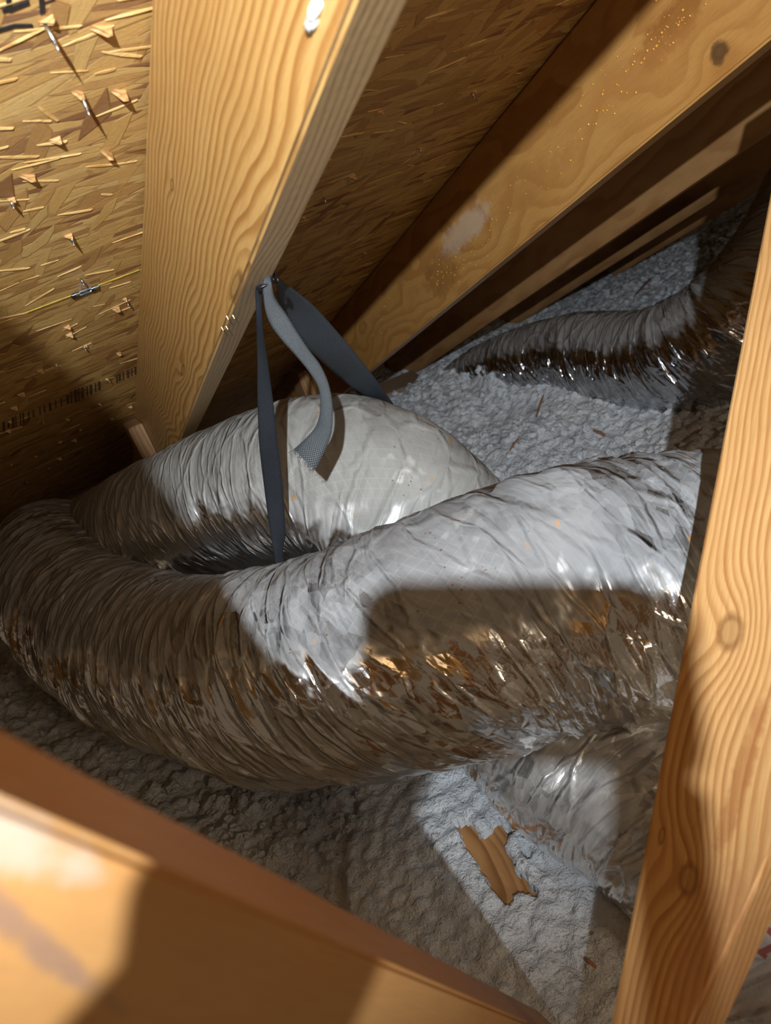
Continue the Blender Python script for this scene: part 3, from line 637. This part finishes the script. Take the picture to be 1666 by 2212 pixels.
# ---------------------------------------------------------------- loose-fill insulation
def poly(pts, org=(950, 1700), k=.24012): return np.array([on_floor((org[0]+k*x, org[1]+k*y))[:2] for x, y in pts])
H1 = poly([(140, 370), (230, 330), (330, 370), (350, 450), (410, 470), (480, 410), (480, 360), (560, 320), (640, 360), (690, 400), (690, 440), (640, 440), (600, 560), (590, 580), (650, 640), (670, 700), (690, 800), (760, 800), (800, 870), (830, 950), (890, 940), (870, 1020), (770, 980), (660, 1000), (640, 1130), (570, 1060), (450, 880), (340, 690), (230, 530), (190, 430)])
H2 = poly([(690, 575), (780, 575), (850, 615), (810, 660), (740, 625)])
def inside(P, X, Y):
    r = np.zeros(X.shape, bool); n = len(P)
    for i in range(n):
        x0, y0 = P[i]; x1, y1 = P[i-1]
        c = ((y0 > Y) != (y1 > Y)) & (X < (x1-x0)*(Y-y0)/(y1-y0+1e-12)+x0); r ^= c
    return r
FARSEG = [((p[0], p[1]-.03), (q_[0], q_[1]-.03)) for p, q_ in zip(far[:3], far[1:4])]
def ins_h(X, Y, fine=True):
    wx = X+.012*vn(X/.03, Y/.03, 61); wy = Y+.012*vn(X/.03+9, Y/.03, 62)
    h = .030*(vn(X/.22, Y/.22, 50)-.5)*2 + .020*(1-cell(wx/.060, wy/.060, 51)) + .014*(1-cell(wx/.027, wy/.027, 52)) + .006*(1-cell(wx/.012, wy/.012, 53))
    s = np.clip((Y-2.05)/.7, 0, 1); h -= .13*s*s*(3-2*s)
    md = np.zeros(X.shape)
    for (x0, y0), (x1, y1) in FARSEG:                       # heaped against the far duct
        dx, dy = x1-x0, y1-y0; t_ = np.clip(((X-x0)*dx+(Y-y0)*dy)/(dx*dx+dy*dy), 0, 1); d_ = np.hypot(X-x0-t_*dx, Y-y0-t_*dy)
        md = np.maximum(md, .055*np.exp(-(d_/.17)**2))
    h = h+md*(.6+.8*vn(X/.07, Y/.07, 77))
    return h-.018
def axis(a, b, c, d, fine, coarse): return np.r_[np.arange(a, b, coarse), np.arange(b, c, fine), np.arange(c, d, coarse)]
gx = axis(-1.7, -.5, 1.1, 4.2, .0045, .0095); gy = axis(-.5, .25, 1.15, YE, .0045, .0080)
GX, GY = np.meshgrid(gx, gy, indexing='ij'); GZ = ins_h(GX, GY)
hole = inside(H1, GX, GY) | inside(H2, GX, GY)
GZ = np.where(hole, np.minimum(GZ, -.035), np.maximum(GZ, -.001+0*GZ) if False else GZ)
jc = on_floor((1090, 1870))
near = np.hypot(GX-jc[0], (GY-jc[1])*.8) < .20
GZ = np.where(near & ~hole, np.maximum(GZ, .004+.010*(1-cell(GX/.02, GY/.02, 55))), GZ)
FL = fluff()
ins = put('insulation', grid_mesh('insulation', np.stack([GX, GY, GZ], -1)), FL, label='white loose-fill insulation spread over the attic floor', cat='insulation', kind='stuff')
# tufts standing proud of the blanket
ico = bmesh.new(); bmesh.ops.create_icosphere(ico, subdivisions=2, radius=1); iv = np.array([v.co[:] for v in ico.verts]); ifc = np.array([[v.index for v in f.verts] for f in ico.faces]); ico.free()
rs = np.random.RandomState(3); VS = []; FS = []; nb = 0
def tufts(n, xr, yr, smin, smax):
    global nb
    xs, ys = rs.uniform(*xr, n), rs.uniform(*yr, n); zs = ins_h(xs, ys); skip = inside(H1, xs, ys) | inside(H2, xs, ys)
    for i in range(n):
        if skip[i]: continue
        x, y, z = xs[i], ys[i], zs[i]; s = rs.uniform(smin, smax)
        f = 1+.55*(vn(iv[:, 0]*2.1+i, iv[:, 1]*2.1+iv[:, 2]*1.3, 70)-.5)+.5*(vn(iv[:, 0]*5+i, iv[:, 1]*5-iv[:, 2]*4, 71)-.5)
        a = rs.uniform(0, 6.28); c, s_ = math.cos(a), math.sin(a); p = iv*f[:, None]*V3(s, s*rs.uniform(.5, .9), s*rs.uniform(.4, .8))
        p = np.stack([p[:, 0]*c-p[:, 1]*s_, p[:, 0]*s_+p[:, 1]*c, p[:, 2]], 1)+V3(x, y, z+s*.1)
        VS.append(p); FS.append(ifc+nb); nb += len(p)
tufts(4200, (-.1, .75), (.25, 1.0), .002, .008); tufts(3200, (.2, 3.2), (1.1, 2.9), .006, .019); tufts(500, (-1.0, .3), (.7, 1.9), .006, .016)
me = bpy.data.meshes.new('tufts'); me.from_pydata(np.concatenate(VS).tolist(), [], np.concatenate(FS).tolist()); put('tufts', me, FL, ins, kind='stuff')
# wood chips lying on the insulation
CHIP = wood('chip_wood', (.34, .17, .09), (.2, .08, .04), freq=200, seed=1.9)
for qa, qb, w_, lab in (((1368, 622), (1422, 566), .012, 'long red-brown wood stick on the far insulation above the dark duct'), ((1160, 905), (1178, 868), .008, 'thin brown splinter on the insulation left of the far duct'),
        ((1100, 968), (1122, 948), .006, 'small brown splinter just above the front duct outline'), ((1283, 930), (1308, 938), .010, 'short reddish chip below the far duct'),
        ((1262, 2070), (1292, 2090), .006, 'curved brown sliver near the foot of the brace'), ((1188, 655), (1215, 640), .012, 'brown offcut under the thin-looking rafter')):
    a, b = on_floor(qa, .012), on_floor(qb, .012)
    for p in (a, b): p[2] = ins_h(np.array([p[0]]), np.array([p[1]]))[0]+.012
    y = b-a; L = np.linalg.norm(y); y = y/L; x = unit(np.cross(y, V3(0, 0, 1))); z = np.cross(x, y)
    bm = bmesh.new(); n = 6; rgs = []
    for i in range(n+1):
        t_ = i/n; hw = w_/2*(1-.55*abs(2*t_-1)**2)*rng.uniform(.8, 1.1); dz = .10*L*math.sin(t_*3.14)*.3
        rgs.append([bm.verts.new((-hw, t_*L, dz)), bm.verts.new((hw, t_*L, dz)), bm.verts.new((hw*.8, t_*L, dz+.004)), bm.verts.new((-hw*.7, t_*L, dz+.003))])
    for r0, r1 in zip(rgs, rgs[1:]):
        for j in range(4): bm.faces.new((r0[j], r0[(j+1) % 4], r1[(j+1) % 4], r1[j]))
    bm.faces.new(rgs[0][::-1]); bm.faces.new(rgs[-1]); bmesh.ops.recalc_face_normals(bm, faces=bm.faces[:])
    put('wood_chip', bm_mesh(bm, 'wood_chip'), CHIP, mw=frame(a, x, y, z), label=lab, cat='wood chip', group='wood scraps on the insulation')
#PHONE
# ---------------------------------------------------------------- the compact camera that takes the picture, its grip and the hand under it (they cast the rounded shadow)
def cv(p): return tuple(wd(p))
def rounded(x0, x1, y0, y1, r_):
    out = []
    for cx_, cy_, a0 in ((x1-r_, y0+r_, -90), (x1-r_, y1-r_, 0), (x0+r_, y1-r_, 90), (x0+r_, y0+r_, 180)):
        for i in range(7):
            a = math.radians(a0+15*i); out.append((cx_+r_*math.cos(a), cy_+r_*math.sin(a)))
    return out
def slab(name, pts, z0, z1):
    bm = bmesh.new(); a = [bm.verts.new(cv((x, y, z0))) for x, y in pts]; b = [bm.verts.new(cv((x, y, z1))) for x, y in pts]; n = len(pts)
    bm.faces.new(a); bm.faces.new(b[::-1])
    for i in range(n): bm.faces.new((a[i], b[i], b[(i+1) % n], a[(i+1) % n]))
    bmesh.ops.recalc_face_normals(bm, faces=bm.faces[:]); return bm_mesh(bm, name)
ph = put('compact_camera', None, label='small dark camera held up to take the picture', cat='camera')
put('case', slab('case', rounded(-.037, .068, -.0125, .050, .0145), -.020, -.005), plain('camera_body', (.03, .03, .035), .5), ph)
put('screen', slab('screen', rounded(-.027, .058, -.0075, .046, .003), -.0206, -.0199), plain('screen_glass', (.02, .02, .025), .12), ph)
put('grip', slab('grip', rounded(.051, .068, .046, .20, .006), -.020, -.006), plain('grip_rubber', (.025, .025, .027), .7), ph)
sk = bpy.data.meshes.new('person')
vs, es, rad = [], [], []
def chain(pts, root=None):
    prev = root
    for x, y, z, r_ in pts:
        vs.append(cv((x, y, z))); rad.append(r_); i = len(vs)-1
        if prev is not None: es.append((prev, i))
        prev = i
    return prev
chain([(-.047, .108, -.016, .020)])                      # palm below the camera's left corner
chain([(-.051, .154, -.022, .022), (-.062, .245, -.06, .025), (-.095, .38, -.12, .036), (-.115, .50, -.17, .041)], 0)
chain([(-.027, .112, -.013, .017)], 0)                  # heel of the hand
for x0, x1, L in ((-.058, -.047, .002), (-.048, -.037, -.002), (-.039, -.027, .000), (-.030, -.018, .004)):
    chain([(x0, .080, -.006, .0100), (x1-.002, .061, .000, .0090), (x1, .046+L, .002, .0085), (x1+.003, .036+L, -.001, .0075)], 0)
chain([(-.067, .090, -.022, .0125), (-.060, .068, -.029, .0105), (-.046, .051, -.030, .0095), (-.035, .041, -.029, .008)], 0)
sk.from_pydata(vs, es, [])
hand = put('person', sk, plain('skin', (.56, .34, .24), .55, bs=120, vary=.12), label='bare hand and forearm holding up the small camera', cat='person')
hand.modifiers.new('skin', 'SKIN').use_smooth_shade = True
for i, v in enumerate(sk.skin_vertices[0].data): v.radius = (rad[i], rad[i]); v.use_root = (i == 0)
sb = hand.modifiers.new('smooth', 'SUBSURF'); sb.levels = 2; sb.render_levels = 2
